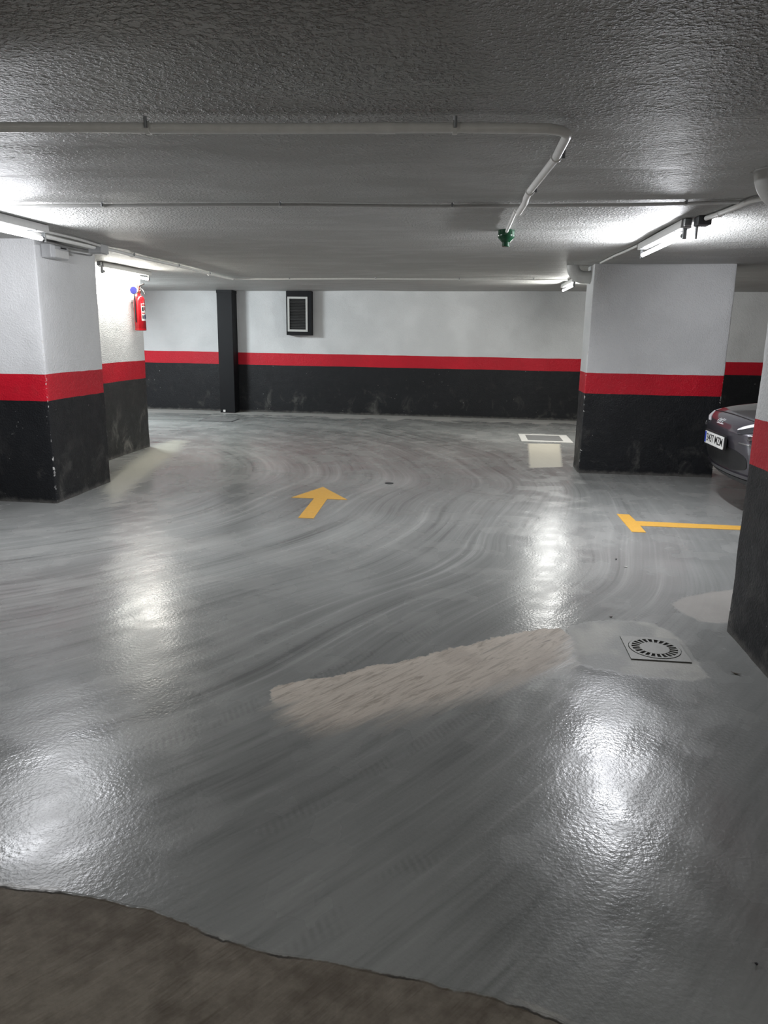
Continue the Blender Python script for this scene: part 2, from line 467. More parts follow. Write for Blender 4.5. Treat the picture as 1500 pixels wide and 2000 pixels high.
floor = tag(sub_floor('floor', 0), 'grey painted concrete garage floor with curved tyre marks', 'floor', kind='structure')
sub_floor('concrete_patch', 1, floor)['label'] = 'bare pinkish concrete patch scored with tyre marks'
sub_floor('mortar_surround', 2, floor)['label'] = 'pale mortar around the drain'
sub_floor('bare_corner_patch', 3, floor)['label'] = 'bare pale patch beside the near pillar'
sub_floor('old_slab', 4, floor)['label'] = 'older brown concrete slab with a cracked edge'

# ------------------------------------------------------------------ ceiling
cx = axis(-8, 8, -4.8, 4.8, .12, .4); cy = axis(-4, YW, .6, YW - .01, .12, .4)
CX, CY = grid_mesh(cx, cy)
cz = np.array([[ceilz(x, y) for x in cx] for y in cy])
nx, ny = len(cx), len(cy); idx = np.arange(nx * ny).reshape(ny, nx)
q = np.stack([idx[:-1, :-1], idx[1:, :-1], idx[1:, 1:], idx[:-1, 1:]], -1).reshape(-1, 4)
me = bpy.data.meshes.new('ceiling'); me.from_pydata(np.stack([CX, CY, cz], -1).reshape(-1, 3).tolist(), [], q.tolist())
me.polygons.foreach_set('use_smooth', [True] * len(me.polygons)); me.materials.append(M_CEIL)
ceiling = bpy.data.objects.new('ceiling', me); COL.objects.link(ceiling)
tag(ceiling, 'low grey ceiling of rough sprayed plaster', 'ceiling', kind='structure')

# ------------------------------------------------------------------ banded walls and columns
def banded(name, path, closed, zt, label, cat, corners=(), step=.08, jitter=.003, base=None):
    """path: list of (x, y, nx, ny) points; three parts black_base, red_band, plaster."""
    root = thing(name, label, cat, (path[0][0], path[0][1], 0), kind='structure')
    zs_all = [('black_base', 0., H1, base or M_BLACK), ('red_band', H1, H2, M_RED), ('plaster', H2, None, M_WHITE)]
    n = len(path)
    wav = lambda p: .004 * mnoise.noise(Vector((p[0] * 2.1, p[1] * 2.1, 1.))) + .0025 * mnoise.noise(Vector((p[0] * 11, p[1] * 11, 4.)))
    for pn, z0, z1, mat in zs_all:
        zmax = max(ceilz(p[0], p[1]) for p in path) + .03
        top = z1 if z1 else zmax
        m = max(2, int((top - z0) / step) + 1)
        vs = []; ed = []
        for j in range(m):
            for p in path:
                za = z0 + (wav(p) if z0 > 0 else 0); zb = top + (wav((p[0], p[1])) if z1 else 0)
                z = za + (zb - za) * j / (m - 1)
                d = jitter * (mnoise.noise(Vector((p[0] * 4, p[1] * 4, z * 4))) + .5 * mnoise.noise(Vector((p[0] * 13, p[1] * 13, z * 13))))
                vs.append((p[0] + p[2] * d, p[1] + p[3] * d, z))
                ed.append(min([math.hypot(p[0] - c[0], p[1] - c[1]) for c in corners], default=9.))
        fs = []
        for j in range(m - 1):
            for i in range(n if closed else n - 1):
                i2 = (i + 1) % n; fs.append((j * n + i, j * n + i2, (j + 1) * n + i2, (j + 1) * n + i))
        me = bpy.data.meshes.new(pn); me.from_pydata(vs, [], fs)
        at = me.attributes.new('edge', 'FLOAT', 'POINT'); at.data.foreach_set('value', ed)
        me.materials.append(mat); me.polygons.foreach_set('use_smooth', [True] * len(me.polygons))
        o = bpy.data.objects.new(pn, me); COL.objects.link(o); keep_world([o], root)
    return root


def column(name, x0, x1, y0, y1, label, r=.012, step=.05, base=None):
    path = []
    cs = [(x0, y0, 180), (x1, y0, 270), (x1, y1, 0), (x0, y1, 90)]
    for k, (x, y, a0) in enumerate(cs):
        ox = x + (r if x == x0 else -r); oy = y + (r if y == y0 else -r)
        arc = []
        for t in range(4):
            a = math.radians(a0 + 30 * t); arc.append((ox + r * math.cos(a), oy + r * math.sin(a), math.cos(a), math.sin(a)))
        path += arc
        x2, y2, a2 = cs[(k + 1) % 4]
        ex = x2 + (r if x2 == x0 else -r); ey = y2 + (r if y2 == y0 else -r)
        a = math.radians(a0 + 90); nxn, nyn = math.cos(a), math.sin(a)
        sx, sy = ox + r * nxn, oy + r * nyn; tx, ty = ex + r * nxn, ey + r * nyn
        L = math.hypot(tx - sx, ty - sy); m = max(2, int(L / step))
        path += [(sx + (tx - sx) * i / m, sy + (ty - sy) * i / m, nxn, nyn) for i in range(1, m)]
    return banded(name, path, True, None, label, 'column', [(x, y) for x, y, _ in cs], jitter=.006, base=base)


def wall(name, a, b, nrm, label, step=.1):
    L = math.hypot(b[0] - a[0], b[1] - a[1]); m = int(L / step)
    path = [(a[0] + (b[0] - a[0]) * i / m, a[1] + (b[1] - a[1]) * i / m, nrm[0], nrm[1]) for i in range(m + 1)]
    return banded(name, path, False, None, label, 'wall', step=.12, jitter=.004)


wall('wall_back', (-8, YW), (8, YW), (0, -1), 'far white garage wall with red band above black dado')
wall('wall_left', (-8, -4), (-8, YW), (1, 0), 'side garage wall beyond the white columns beside the extinguisher', .4)
wall('wall_right', (8, YW), (8, -4), (-1, 0), 'side garage wall behind the parked car', .4)
wall('wall_front', (8, -4), (-8, -4), (0, 1), 'garage wall behind the viewer', .4)
column('column', -4.75, -3.583, 6.04, 7.05, 'thick white column with red band and chipped corner, carrying the emergency light')
column('column', -5.3, -4.20, 7.75, 9.42, 'white column with scuffed grey base behind the fire extinguisher', base=M_BLACK_SCUFFED)
column('column', 1.2765, 2.744, 8.555, 9.02, 'wide white pillar with red band and black base beside the parked car')
column('column', 1.411, 2.15, 2.55, 3.88, 'near pillar with black base, cut off by the picture edge beside the drain')

# ------------------------------------------------------------------ lamps
def lamp(x, y0, y1, col, label, side=1, strength=1.0):
    ym = (y0 + y1) / 2; zc = min(ceilz(x, y0), ceilz(x, y1), ceilz(x, ym)) - .002
    zmx = zc
    t = thing('fluorescent_lamp', label, 'lamp', (x, ym, zc), 'fluorescent tubes on the ceiling')
    b = MB()
    # housing: trapezoid profile swept along y
    pr = [(-.030, zmx), (-.032, zc - .020), (-.034, zc - .052), (.034, zc - .052), (.032, zc - .020), (.030, zmx)]
    n = len(pr)
    v = [(x + p[0], yy, p[1]) for yy in (y0, y1) for p in pr]
    b.add(v, [tuple(range(n)), tuple(reversed(range(n, 2 * n)))] + [(i, n + i, n + (i + 1) % n, (i + 1) % n) for i in range(n)])
    b.build('housing', M_HOUSING, t, bevel=.003)
    zt = zc - .094
    for yy in (y0 + .02, y1 - .02):
        h = MB().box((x - .012, yy - .012, zt - .024), (x + .012, yy + .012, zc - .05)).build('lamp_holder', M_METAL, t, bevel=.004)
    tb_ = MB().tube([(x, y0 + .035, zt), (x, y1 - .035, zt)], .0155, 12, False).build('tube', emit('tube_light', col, 2.0), t, True)
    tb_.data.materials[0].cycles.emission_sampling = 'NONE'
    for sg_ in (-1, 1):                       # the tube's light, thrown down and to both sides
        ld = bpy.data.lights.new('tube_light', 'AREA'); ld.shape = 'RECTANGLE'; ld.size = .031; ld.size_y = y1 - y0 - .09
        ld.color = col[:3]; ld.energy = TUBE_WATTS * strength
        lo = bpy.data.objects.new('tube_light', ld); COL.objects.link(lo)
        lo.matrix_world = Matrix.Translation((x + sg_ * .017, ym, zt - .008)) @ Matrix.Rotation(math.radians(-60 * sg_), 4, 'Y')
        keep_world([lo], t)
    for yy in (y0 + .045, y1 - .045):
        MB().tube([(x, yy - .014, zt), (x, yy + .014, zt)], .0166, 16).build('end_cap', M_METAL, t, True)
    # reflector-side junction stub
    MB().box((x - .022, y0 - .05, zc - .045), (x + .022, y0 + .001, zmx)).build('cable_entry', M_METAL, t, bevel=.004)
    for yy in (y0 + .16, y1 - .16):
        MB().box((x - .034, yy - .006, zc - .056), (x + .034, yy + .006, zc - .046)).build('clip', M_METAL, t, bevel=.002)
    return t


COOL = (.94, .955, 1.0, 1); WARM = (1.0, .985, .90, 1); NEUT = (1.0, 1.0, .96, 1)
lamp(-3.02, 4.02, 5.24, COOL, 'lit tube lamp in front of the thick column, half out of the picture', strength=.64)
lamp(-4.03, 8.05, 9.30, WARM, 'brightly lit tube lamp above the fire extinguisher', strength=.34)
lamp(1.33, 5.22, 6.50, COOL, 'lit tube lamp with metal end bracket in front of the wide pillar', strength=.85)
lamp(1.33, 10.55, 11.85, NEUT, 'small far tube lamp seen past the curved duct of the wide pillar', strength=.8)
lamp(-6.2, 10.6, 11.85, (.89, .97, 1.0, 1), 'tube lamp in the bay hidden behind the far left column', strength=2.2)
lamp(-3.02, -1.6, -.38, NEUT, 'tube lamp on the ceiling behind the viewer in line with the thick column', strength=.28)
lamp(1.33, -1.6, -.38, NEUT, 'tube lamp on the ceiling behind the viewer in line with the bracketed lamp', strength=.28)

# ------------------------------------------------------------------ conduits
def smooth_path(pts, k=4):
    P = [Vector(p) for p in pts]
    for _ in range(k):
        Q = [P[0]]
        for a, b in zip(P[:-1], P[1:]): Q += [a * .75 + b * .25, a * .25 + b * .75]
        Q.append(P[-1]); P = Q
    return P


def clamp(p, d, r, parent):
    d = Vector(d).normalized(); p = Vector(p)
    o = MB().tube([p - d * .008, p + d * .008], r * 1.32, 12).build('clamp', M_PIPE, parent, True)
    s = d.cross(Vector((0, 0, 1))) * (r * 1.7)
    MB().tube([p + s - Vector((0, 0, .006)), p + s + Vector((0, 0, r + .012))], .006, 8).build('clamp_screw', M_METAL, parent, True)


def conduit(name, pts, r, mat, label, cat='conduit', clamps=(), n=12, dense=True, drop=.006):
    """pts: (x, y) under the ceiling; the pipe follows the ceiling's height."""
    P = [Vector((p[0], p[1], 0)) for p in pts]; Q = []
    for a, b in zip(P[:-1], P[1:]):
        m = max(1, int((b - a).length / .25)) if dense else 1
        Q += [a.lerp(b, i / m) for i in range(m)]
    Q.append(P[-1])
    Q = [Vector((p.x, p.y, ceilz(p.x, p.y) - r - drop)) for p in Q]
    t = thing(name, label, cat, Q[0])
    MB().tube(Q, r, n).build('pipe', mat, t, True)
    for (cxx, cyy, d) in clamps: clamp((cxx, cyy, ceilz(cxx, cyy) - r - drop), (d[0], d[1], 0), r, t)
    return t


# front pipe with elbow, ending at the detector
elb = [(.20, 2.900)] + [(.20 + .115 * math.sin(a), 3.015 - .115 * math.cos(a)) for a in [math.radians(q) for q in (15, 30, 45, 60, 75, 90)]]
fp = [(-2.6, 2.70), (-1.71, 2.735), (-1.18, 2.785), (-.34, 2.855), (-.08, 2.873)] + elb + [(.313, 3.39), (.285, 3.8), (.262, 4.10), (.258, 4.3), (.262, 4.45), (.248, 4.78)]
K = .955                     # the pipe hangs a little lower than the ceiling line it was laid out on
fp = [(a_ * K, b_ * K) for a_, b_ in fp]
c1 = conduit('conduit', fp, .0165, M_PIPE, 'thick pale conduit with a bend crossing the ceiling nearest the viewer',
             clamps=[(-1.18 * K, 2.785 * K, (1, .07)), (-.09 * K, 2.873 * K, (1, .07)), (.314 * K, 3.36 * K, (0, 1)), (.263 * K, 4.10 * K, (0, 1))], drop=.026)
p0, p1 = (-.37 * K, 2.853 * K), (-.30 * K, 2.858 * K)
MB().tube([(*p0, ceilz(*p0) - .0425), (*p1, ceilz(*p1) - .0425)], .0185, 12).build('coupling', M_PIPE, c1, True)
c2 = conduit('conduit', [(.226, 4.60), (.220, 5.1), (.215, 5.62)], .011, M_PIPE, 'short thin conduit joining the bent conduit to the green detector', clamps=[(.225, 4.66, (0, 1))])
conduit('conduit', [(-2.96, 4.385), (-2.79, 4.39), (-2.15, 4.375), (-1.25, 4.40), (.19, 4.50), (1.13, 4.49), (1.40, 4.465)], .0095, M_PIPE_DIM, 'thin conduit running across the whole ceiling behind the bent conduit',
        clamps=[(-2.15, 4.375, (1, 0)), (-1.11, 4.41, (1, .06)), (-.14, 4.475, (1, .06)), (1.13, 4.49, (1, 0))])
conduit('conduit', [(-3.33, 10.56), (-1.4, 10.6), (1.25, 10.66)], .012, M_PIPE, 'straight white conduit on the far ceiling parallel to the back wall',
        clamps=[(-2.55, 10.58, (1, 0)), (-1.35, 10.6, (1, 0)), (-.2, 10.62, (1, 0)), (.8, 10.64, (1, 0))])
conduit('conduit', [(-3.16, 3.4), (-3.20, 4.8), (-3.24, 5.6), (-3.275, 6.44)], .020, M_PIPE, 'grey conduit above the tube lamp leading to the small junction box', clamps=[(-3.22, 5.1, (0, 1))])
conduit('conduit', [(-3.275, 6.60), (-3.30, 8.2), (-3.34, 9.8), (-3.34, 10.5)], .016, M_PIPE, 'grey conduit from the junction box back towards the far wall', clamps=[(-3.285, 7.2, (0, 1)), (-3.305, 8.4, (0, 1)), (-3.335, 9.5, (0, 1))])
conduit('conduit', [(-3.10, 3.4), (-3.12, 4.8), (-3.15, 5.9), (-3.22, 6.44)], .010, M_PIPE_DIM, 'thin conduit beside the grey one above the tube lamp at the thick column')
conduit('conduit', [(1.40, 5.045), (1.415, 4.9), (1.43, 4.62), (1.435, 4.40), (1.5, 4.25), (1.62, 4.15)], .014, M_PIPE, 'short pale conduit from the bracketed tube lamp towards the near pillar', clamps=[(1.42, 4.85, (0, 1))])
conduit('conduit', [(1.31, 6.56), (1.28, 7.4), (1.29, 8.25)], .010, M_PIPE, 'short conduit between the bracketed tube lamp and the wide pillar', clamps=[(1.285, 7.6, (0, 1))])

# junction box at the column, emergency light and its loose cable
zj = ceilz(-3.27, 6.52)
t = thing('junction_box', 'small pale junction box on the ceiling at the thick column', 'junction box', (-3.27, 6.52, zj - .075))
MB().box((-3.335, 6.45, zj - .072), (-3.215, 6.59, zj + .004)).build('body', M_BOX, t, bevel=.006)
MB().box((-3.325, 6.46, zj - .080), (-3.225, 6.58, zj - .0725)).build('lid', M_BOX, t, bevel=.004)
t = thing('emergency_light', 'pale boxy emergency light fixed high on the thick column', 'light', (-3.53, 6.3, 2.07))
pl = [(-3.578, 6.12), (-3.49, 6.12), (-3.47, 6.15), (-3.47, 6.36), (-3.49, 6.39), (-3.578, 6.39)]
MB().prism(pl, 2.078, 2.192).build('body', M_BOX, t, bevel=.010, seg=3)
MB().box((-3.4695, 6.15, 2.086), (-3.4655, 6.36, 2.150)).build('diffuser', M_HOUSING, t, bevel=.0015)
MB().box((-3.4695, 6.24, 2.160), (-3.4665, 6.33, 2.172)).build('switch_slot', M_BLACKP, t)
cab = smooth_path([(-3.50, 6.405, 2.150), (-3.49, 6.45, 2.150), (-3.46, 6.55, 2.150), (-3.40, 6.62, 2.140), (-3.37, 6.60, 2.16), (-3.345, 6.56, 2.17)], 3)
tag(MB().tube(cab, .007, 8).build('cable', M_CABLE, None, True), 'loose grey cable hanging between emergency light and junction box', 'cable')
cab = smooth_path([(-3.30, 5.30, 2.185), (-3.34, 5.7, 2.165), (-3.40, 6.05, 2.18), (-3.44, 6.3, 2.185), (-3.40, 6.5, 2.180), (-3.345, 6.53, 2.18)], 3)
tag(MB().tube(cab, .008, 8).build('cable', M_CABLE, None, True), 'slack grey cable running under the conduits to the junction box', 'cable')
# bracket hardware by the right lamp
zb = ceilz(1.33, 5.15)
t = thing('lamp_bracket', 'dark metal bracket at the near end of the tube lamp before the wide pillar', 'bracket', (1.38, 5.12, zb - .06))
MB().box((1.36, 5.06, zb - .055), (1.44, 5.165, zb - .002)).build('box', M_DARKMETAL, t, bevel=.005)
MB().tube([(1.385, 5.178, zb - .02), (1.385, 5.178, zb - .125)], [.012, .007], 10).build('hook', M_METAL, t, True)

# green detector
zd = ceilz(.215, 5.70)
t = thing('gas_detector', 'small dark green funnel-shaped detector hanging from the ceiling', 'detector', (.215, 5.70, zd - .105))
MB().lathe([(.058, zd + .004), (.058, zd - .032), (.061, zd - .036), (.060, zd - .05), (.034, zd - .078), (.031, zd - .082)], 20, (.215, 5.70, 0)).build('body', M_GREEN, t, True)
MB().lathe([(.026, zd - .0825), (.027, zd - .108), (.023, zd - .113)], 20, (.215, 5.70, 0)).build('sensor_cap', M_GREEN, t, True)
MB().box((.252, 5.655, zd - .046), (.268, 5.672, zd - .012)).build('indicator', M_LIGHTGREEN, t, bevel=.003)

# curved ducts into the pillars
def duct(x1, yc, R, r, run, label):
    """quarter bend: drops from the ceiling and turns into the pillar's face at x1."""
    zt = ceilz(x1 - R * .5, yc) + .004; xb = x1 - run
    t = thing('duct_elbow', label, 'duct', (x1, yc, zt - R))
    pts = [(xb - R * math.cos(math.radians(7.5 * k)), yc, zt - R * math.sin(math.radians(7.5 * k))) for k in range(13)]
    pts = [(pts[0][0], yc, zt + .02)] + pts + [(x1 + .02, yc, zt - R)]
    MB().tube(pts, r, 24, caps=True).build('bend', M_PVC, t, True)
    MB().tube([(x1 - .012, yc, zt - R), (x1 - .002, yc, zt - R)], r * 1.06, 24).build('collar', M_PVC, t, True)
    return t


duct(1.276, 8.78, .125, .068, .075, 'pale curved duct bending from the ceiling into the wide pillar')
duct(1.411, 3.72, .12, .070, .005, 'pale curved duct at the near pillar, cut off by the picture edge')

# ------------------------------------------------------------------ far wall: post and vent
t = thing('boxed_post', 'narrow black boxed-in post standing against the far wall', 'post', (-4.57, 13.97, 0), kind='structure')
MB().box((-4.72, 13.83, .0), (-4.43, YW - .002, ceil_base(-4.5, 14) - .02)).build('casing', M_POST, t, bevel=.006)
MB().box((-4.725, 13.825, ceil_base(-4.5, 14) - .055), (-4.425, YW - .002, ceilz(-4.55, 13.9) + .01)).build('cap', M_POST, t, bevel=.004)
MB().box((-4.66, 13.815, .012), (-4.615, 13.829, .055)).build('foot_chip', M_PAPER, t, bevel=.003)
yv = 13.95; zv1 = ceilz(-3.2, 14) - .004
t = thing('ventilation_grille', 'black ventilation box with pale framed louvres high on the far wall', 'vent', (-3.19, 14.03, 1.47))
bx = MB()
x0, x1, z0 = -3.435, -2.965, 1.465
gx0, gx1, gz0, gz1 = -3.405, -3.035, 1.535, 2.15
# box front as a frame around the opening, plus sides
bx.box((x0, yv, z0), (x1, YW - .004, gz0)); bx.box((x0, yv, gz1), (x1, YW - .004, zv1)); bx.box((x0, yv, gz0), (gx0, YW - .004, gz1)); bx.box((gx1, yv, gz0), (x1, YW - .004, gz1))
bx.build('box', M_POST, t)
MB().box((gx0, YW - .05, gz0), (gx1, YW - .045, gz1)).build('back_plate', M_BLACKP, t)
w = .032
fr = [((gx0 - .004, gz0 - .004), (gx1 + .004, gz0 + w)), ((gx0 - .004, gz1 - w), (gx1 + .004, gz1 + .004)), ((gx0 - .004, gz0 + w), (gx0 + w, gz1 - w)), ((gx1 - w, gz0 + w), (gx1 + .004, gz1 - w))]
b = MB()
for (a, c) in fr: b.box((a[0], yv - .012, a[1]), (c[0], yv + .01, c[1]))
b.build('frame', M_FRAME, t)
ns = 20; sl = None
for i in range(ns):
    zz = gz0 + w + (gz1 - gz0 - 2 * w) * (i + .5) / ns
    if sl is None:
        s = MB(); h = .0075
        s.add([(gx0 + w, yv - .006, -h), (gx1 - w, yv - .006, -h), (gx1 - w, yv + .022, h), (gx0 + w, yv + .022, h),
               (gx0 + w, yv - .003, -h - .002), (gx1 - w, yv - .003, -h - .002), (gx1 - w, yv + .025, h - .002), (gx0 + w, yv + .025, h - .002)],
              [(0, 1, 2, 3), (7, 6, 5, 4), (0, 4, 5, 1), (1, 5, 6, 2), (2, 6, 7, 3), (3, 7, 4, 0)])
        sl = s.build('slat', M_SLAT, None); sl.location.z = zz; o = sl
    else:
        o = sl.copy(); COL.objects.link(o); o.location.z = zz
    o.parent = t; o.matrix_parent_inverse = t.matrix_world.inverted()

# ------------------------------------------------------------------ fire extinguisher
ex, ey, ez = -4.105, 9.13, 1.50
t = thing('fire_extinguisher', 'red fire extinguisher hung on the scuffed white column', 'extinguisher', (ex, ey, ez))
R = .068
body = MB().lathe([(.058, ez), (.063, ez + .004), (R, ez + .012), (R, ez + .36)] + [(R * math.cos(a) * .72 + R * .28, ez + .36 + .062 * math.sin(a)) for a in (.25, .5, .75, 1.0, 1.25, 1.45)] + [(.024, ez + .427), (.022, ez + .445)], 32, (ex, ey, 0)).build('cylinder', M_EXT, t, True)
MB().lathe([(R + .001, ez + .004), (R + .002, ez + .02), (R - .004, ez + .024)], 32, (ex, ey, 0)).build('base_ring', M_EXT, t, True)
# label: curved white sheet on the side that faces the aisle
def label_patch(name, a0, a1, z0, z1, mat, off, parent):
    v = []; f = []; m = 8
    for j in range(2):
        for i in range(m + 1):
            a = math.radians(a0 + (a1 - a0) * i / m)
            for rr in (R + off,): v.append((ex + rr * math.cos(a), ey + rr * math.sin(a), (z0, z1)[j]))
    for i in range(m): f.append((i, i + 1, m + 2 + i, m + 1 + i))
    return MB().add(v, f).build(name, mat, parent, True)


lb = label_patch('label', -50, 25, ez + .12, ez + .325, M_PAPER, .0012, body)
for a0, a1, z0, z1, mt in ((-45, 20, .30, .318, M_EXT), (-42, -22, .235, .285, M_BLACKP), (-15, -2, .245, .285, M_EXT), (4, 16, .235, .29, M_BLACKP), (-45, -5, .205, .218, M_EXT), (-42, -28, .145, .185, M_BLACKP), (-20, -2, .14, .19, M_BLUE), (2, 18, .15, .2, M_BLACKP)):
    label_patch('label_print', a0, a1, ez + z0, ez + z1, mt, .0020, body)
MB().lathe([(.020, ez + .44), (.026, ez + .452), (.026, ez + .478), (.019, ez + .484), (.021, ez + .535), (.014, ez + .552)], 20, (ex, ey, 0)).build('valve', M_BRASS, t, True)
dirv = Vector((.75, -.35, 0)).normalized()
def bar(a, b, w, h):
    m = MB(); P = [Vector(a), Vector(b)]; d = (P[1] - P[0]).normalized(); s = d.cross(Vector((0, 0, 1))).normalized() * w; u = s.cross(d).normalized() * h
    v = [p + i * s + j * u for p in P for i, j in ((-1, -1), (1, -1), (1, 1), (-1, 1))]
    return m.add(v, [(0, 1, 2, 3), (7, 6, 5, 4), (0, 4, 5, 1), (1, 5, 6, 2), (2, 6, 7, 3), (3, 7, 4, 0)])


c0 = Vector((ex, ey, ez))
MB().tube(smooth_path([c0 + Vector((0, 0, .525)), c0 + dirv * .05 + Vector((0, 0, .545)), c0 + dirv * .105 + Vector((0, 0, .560))], 2), [.011] * 3 + [.009] * 20 if False else .0095, 10).build('carry_handle', M_BLACKP, t, True)
MB().tube(smooth_path([c0 + Vector((0, 0, .50)), c0 + dirv * .055 + Vector((0, 0, .50)), c0 + dirv * .10 + Vector((0, 0, .455)), c0 + dirv * .115 + Vector((0, 0, .43))], 2), .0085, 10).build('squeeze_lever', M_BLACKP, t, True)
hp = smooth_path([c0 + Vector((-.01, -.015, .468)), c0 + Vector((-.02, -.07, .475)), c0 + Vector((-.01, -.105, .42)), c0 + Vector((-.015, -.085, .34)), c0 + Vector((-.02, -.078, .20)), c0 + Vector((-.02, -.075, .10))], 3)
MB().tube(hp, .0085, 10).build('hose', M_BLACKP, t, True)
# round blue seal facing the viewer
bo = (ex - .012, ey - .115, ez + .478)
MB().lathe([(.047, 0), (.050, .004), (.050, .020), (.044, .024)], 28, (bo[0], bo[1], bo[2]), 'y').build('gauge_rim', M_HOUSING, t, True)
MB().lathe([(.043, -.004), (.045, -.001), (.045, .004)], 28, (bo[0], bo[1], bo[2]), 'y').build('gauge_disc', M_BLUE, t, True)
MB().tube([(bo[0], bo[1] + .02, bo[2]), (ex, ey, ez + .47)], .010, 10).build('gauge_stem', M_BRASS, t, True)
MB().box((-4.203, ey - .02, ez + .34), (ex - R * .4, ey + .02, ez + .37)).build('wall_bracket', M_METAL, t, bevel=.003)

# ------------------------------------------------------------------ painted floor marks
def flat(name, poly, label, cat, mat, z=.0035):
    o = MB().prism(poly, .0004, z).build(name, mat); return tag(o, label, cat)


ar = [(-1.42, 7.20), (-1.085, 6.66), (-1.275, 6.66), (-1.245, 5.90), (-1.375, 5.90), (-1.40, 6.66), (-1.615, 6.66)]
flat('arrow_marking', ar, 'yellow direction arrow painted on the floor', 'floor marking', M_YELLOW)
tm = [(1.33, 6.53), (1.435, 6.53), (1.445, 6.29), (2.72, 6.27), (2.72, 6.14), (1.445, 6.13), (1.445, 5.915), (1.335, 5.915)]
flat('bay_marking', tm, 'yellow T-shaped parking bay line painted on the floor', 'floor marking', M_YELLOW)

# ------------------------------------------------------------------ drain and covers
t = thing('floor_drain', 'round slotted floor drain in a square plate near the pillar', 'drain', (.968, 3.565, 0))
def ring(r0, r1, z0, z1, n=44, c=(.968, 3.565)):
    m = MB(); v = []; f = []
    for k in range(n):
        a = 2 * math.pi * k / n
        for r, z in ((r0, z0), (r1, z0), (r1, z1), (r0, z1)): v.append((c[0] + r * math.cos(a), c[1] + r * math.sin(a), z))
    for k in range(n):
        k2 = (k + 1) % n
        for i in range(4): f.append((k * 4 + i, k * 4 + (i + 1) % 4, k2 * 4 + (i + 1) % 4, k2 * 4 + i))
    return m.add(v, f)


# square frame with a round opening
sq = .141; n = 48; v = []; f = []
for k in range(n):
    a = 2 * math.pi * k / n + math.pi / 4; ca, sa = math.cos(a), math.sin(a); s_ = sq / max(abs(ca), abs(sa))
    for r, z in ((.126, .0005), (s_, .0005), (s_, .006), (.126, .006)): v.append((.968 + r * ca, 3.565 + r * sa, z))
for k in range(n):
    k2 = (k + 1) % n
    for i in range(4): f.append((k * 4 + i, k * 4 + (i + 1) % 4, k2 * 4 + (i + 1) % 4, k2 * 4 + i))
fr_ = MB().add(v, f).build('frame', M_GRATE, t); fr_.rotation_euler = (0, 0, 0)
MB().lathe([(.124, .0008), (.124, .0014)], 44, (.968, 3.565, 0)).build('pit_shade', M_PIT_SHADE, t)  # flat black disc: the hollow's shade put into colour below the slots
gr = ring(.110, .1225, .0016, .0085).build('grate_rim', M_GRATE, t)
ce = MB().lathe([(.072, .0016), (.072, .0080), (.070, .0088)], 44, (.968, 3.565, 0)).build('grate_centre', M_GRATE, t)
first = None
for k in range(22):
    if first is None:
        v = []
        for z in (.0016, .008):
            for r, w_ in ((.070, .0034), (.112, .0058)): v += [(r, -w_, z), (r, w_, z)]
        first = MB().add(v, [(0, 1, 3, 2), (4, 6, 7, 5), (0, 2, 6, 4), (1, 5, 7, 3), (0, 4, 5, 1), (2, 3, 7, 6)]).build('grate_bar', M_GRATE, None); o = first
    else:
        o = first.copy(); COL.objects.link(o)
    o.parent = t; o.location = (0, 0, 0); o.rotation_euler = (0, 0, 2 * math.pi * k / 22)

t = thing('inspection_cover', 'square steel inspection cover near the foot of the black post', 'cover', (-4.32, 12.6, 0))
MB().box((-4.62, 12.38, .0004), (-4.03, 12.84, .004)).build('frame', M_DARKMETAL, t)
MB().box((-4.595, 12.405, .0045), (-4.055, 12.815, .006)).build('plate', M_COVER, t)
t = thing('inspection_cover', 'rectangular inspection cover with pale rim near the pale floor square', 'cover', (1.14, 11.45, 0))
MB().box((.80, 11.08, .0004), (1.55, 11.95, .003)).build('frame', M_CHIP, t)
MB().box((.90, 11.22, .0032), (1.42, 11.82, .005)).build('plate', M_COVER, t)
p = atz(760, 944)
o = MB().lathe([(.045, .0005), (.045, .004), (.035, .006)], 20, (p[0], p[1], 0)).build('floor_plug', M_DARKMETAL)
tag(o, 'tiny dark round floor plug beyond the yellow arrow', 'plug')

# ------------------------------------------------------------------ litter
def scrap(px, py, L, W, rz, mat, name, label, cat):
    p = atz(px, py); c, s = math.cos(rz), math.sin(rz)
    prof = [(-1, 0), (-.6, .55), (0, .9), (.5, .6), (1, .05), (.5, -.55), (0, -.8), (-.55, -.5)]
    b = MB(); k = len(prof)
    vt = [(p[0] + (u * L * c - w_ * W * s), p[1] + (u * L * s + w_ * W * c)) for u, w_ in prof]
    z = [.0012 + .006 * abs(u) for u, w_ in prof]
    v = [(x, y, zz) for (x, y), zz in zip(vt, z)] + [(x, y, zz + .0015) for (x, y), zz in zip(vt, z)]
    b.add(v, [tuple(reversed(range(k))), tuple(range(k, 2 * k))] + [(i, (i + 1) % k, k + (i + 1) % k, k + i) for i in range(k)])
    return tag(b.build(name, mat), label, cat)


scrap(1437, 1317, .022, .007, -.5, M_LEAF, 'dry_leaf', 'small dark dry leaf on the floor near the pillar foot', 'leaf')
scrap(1193, 1206, .012, .005, .3, M_LEAF, 'leaf_scrap', 'tiny dark leaf scrap above the drain mortar', 'leaf')
scrap(1222, 1108, .016, .008, .2, M_CHIP, 'plaster_chip', 'pale plaster chip on the floor below the yellow bay line', 'chip')
scrap(1203, 1093, .009, .007, .2, M_BLACKP, 'dark_pebble', 'tiny black pebble beside the pale chip below the bay line', 'pebble')
scrap(330, 1021, .02, .01, .2, M_CHIP, 'plaster_chip', 'pale plaster chip on the open floor before the thick column', 'chip')
scrap(1477, 1885, .006, .004, .2, M_BLACKP, 'dark_pebble', 'tiny black pebble in the lower corner of the floor', 'pebble')

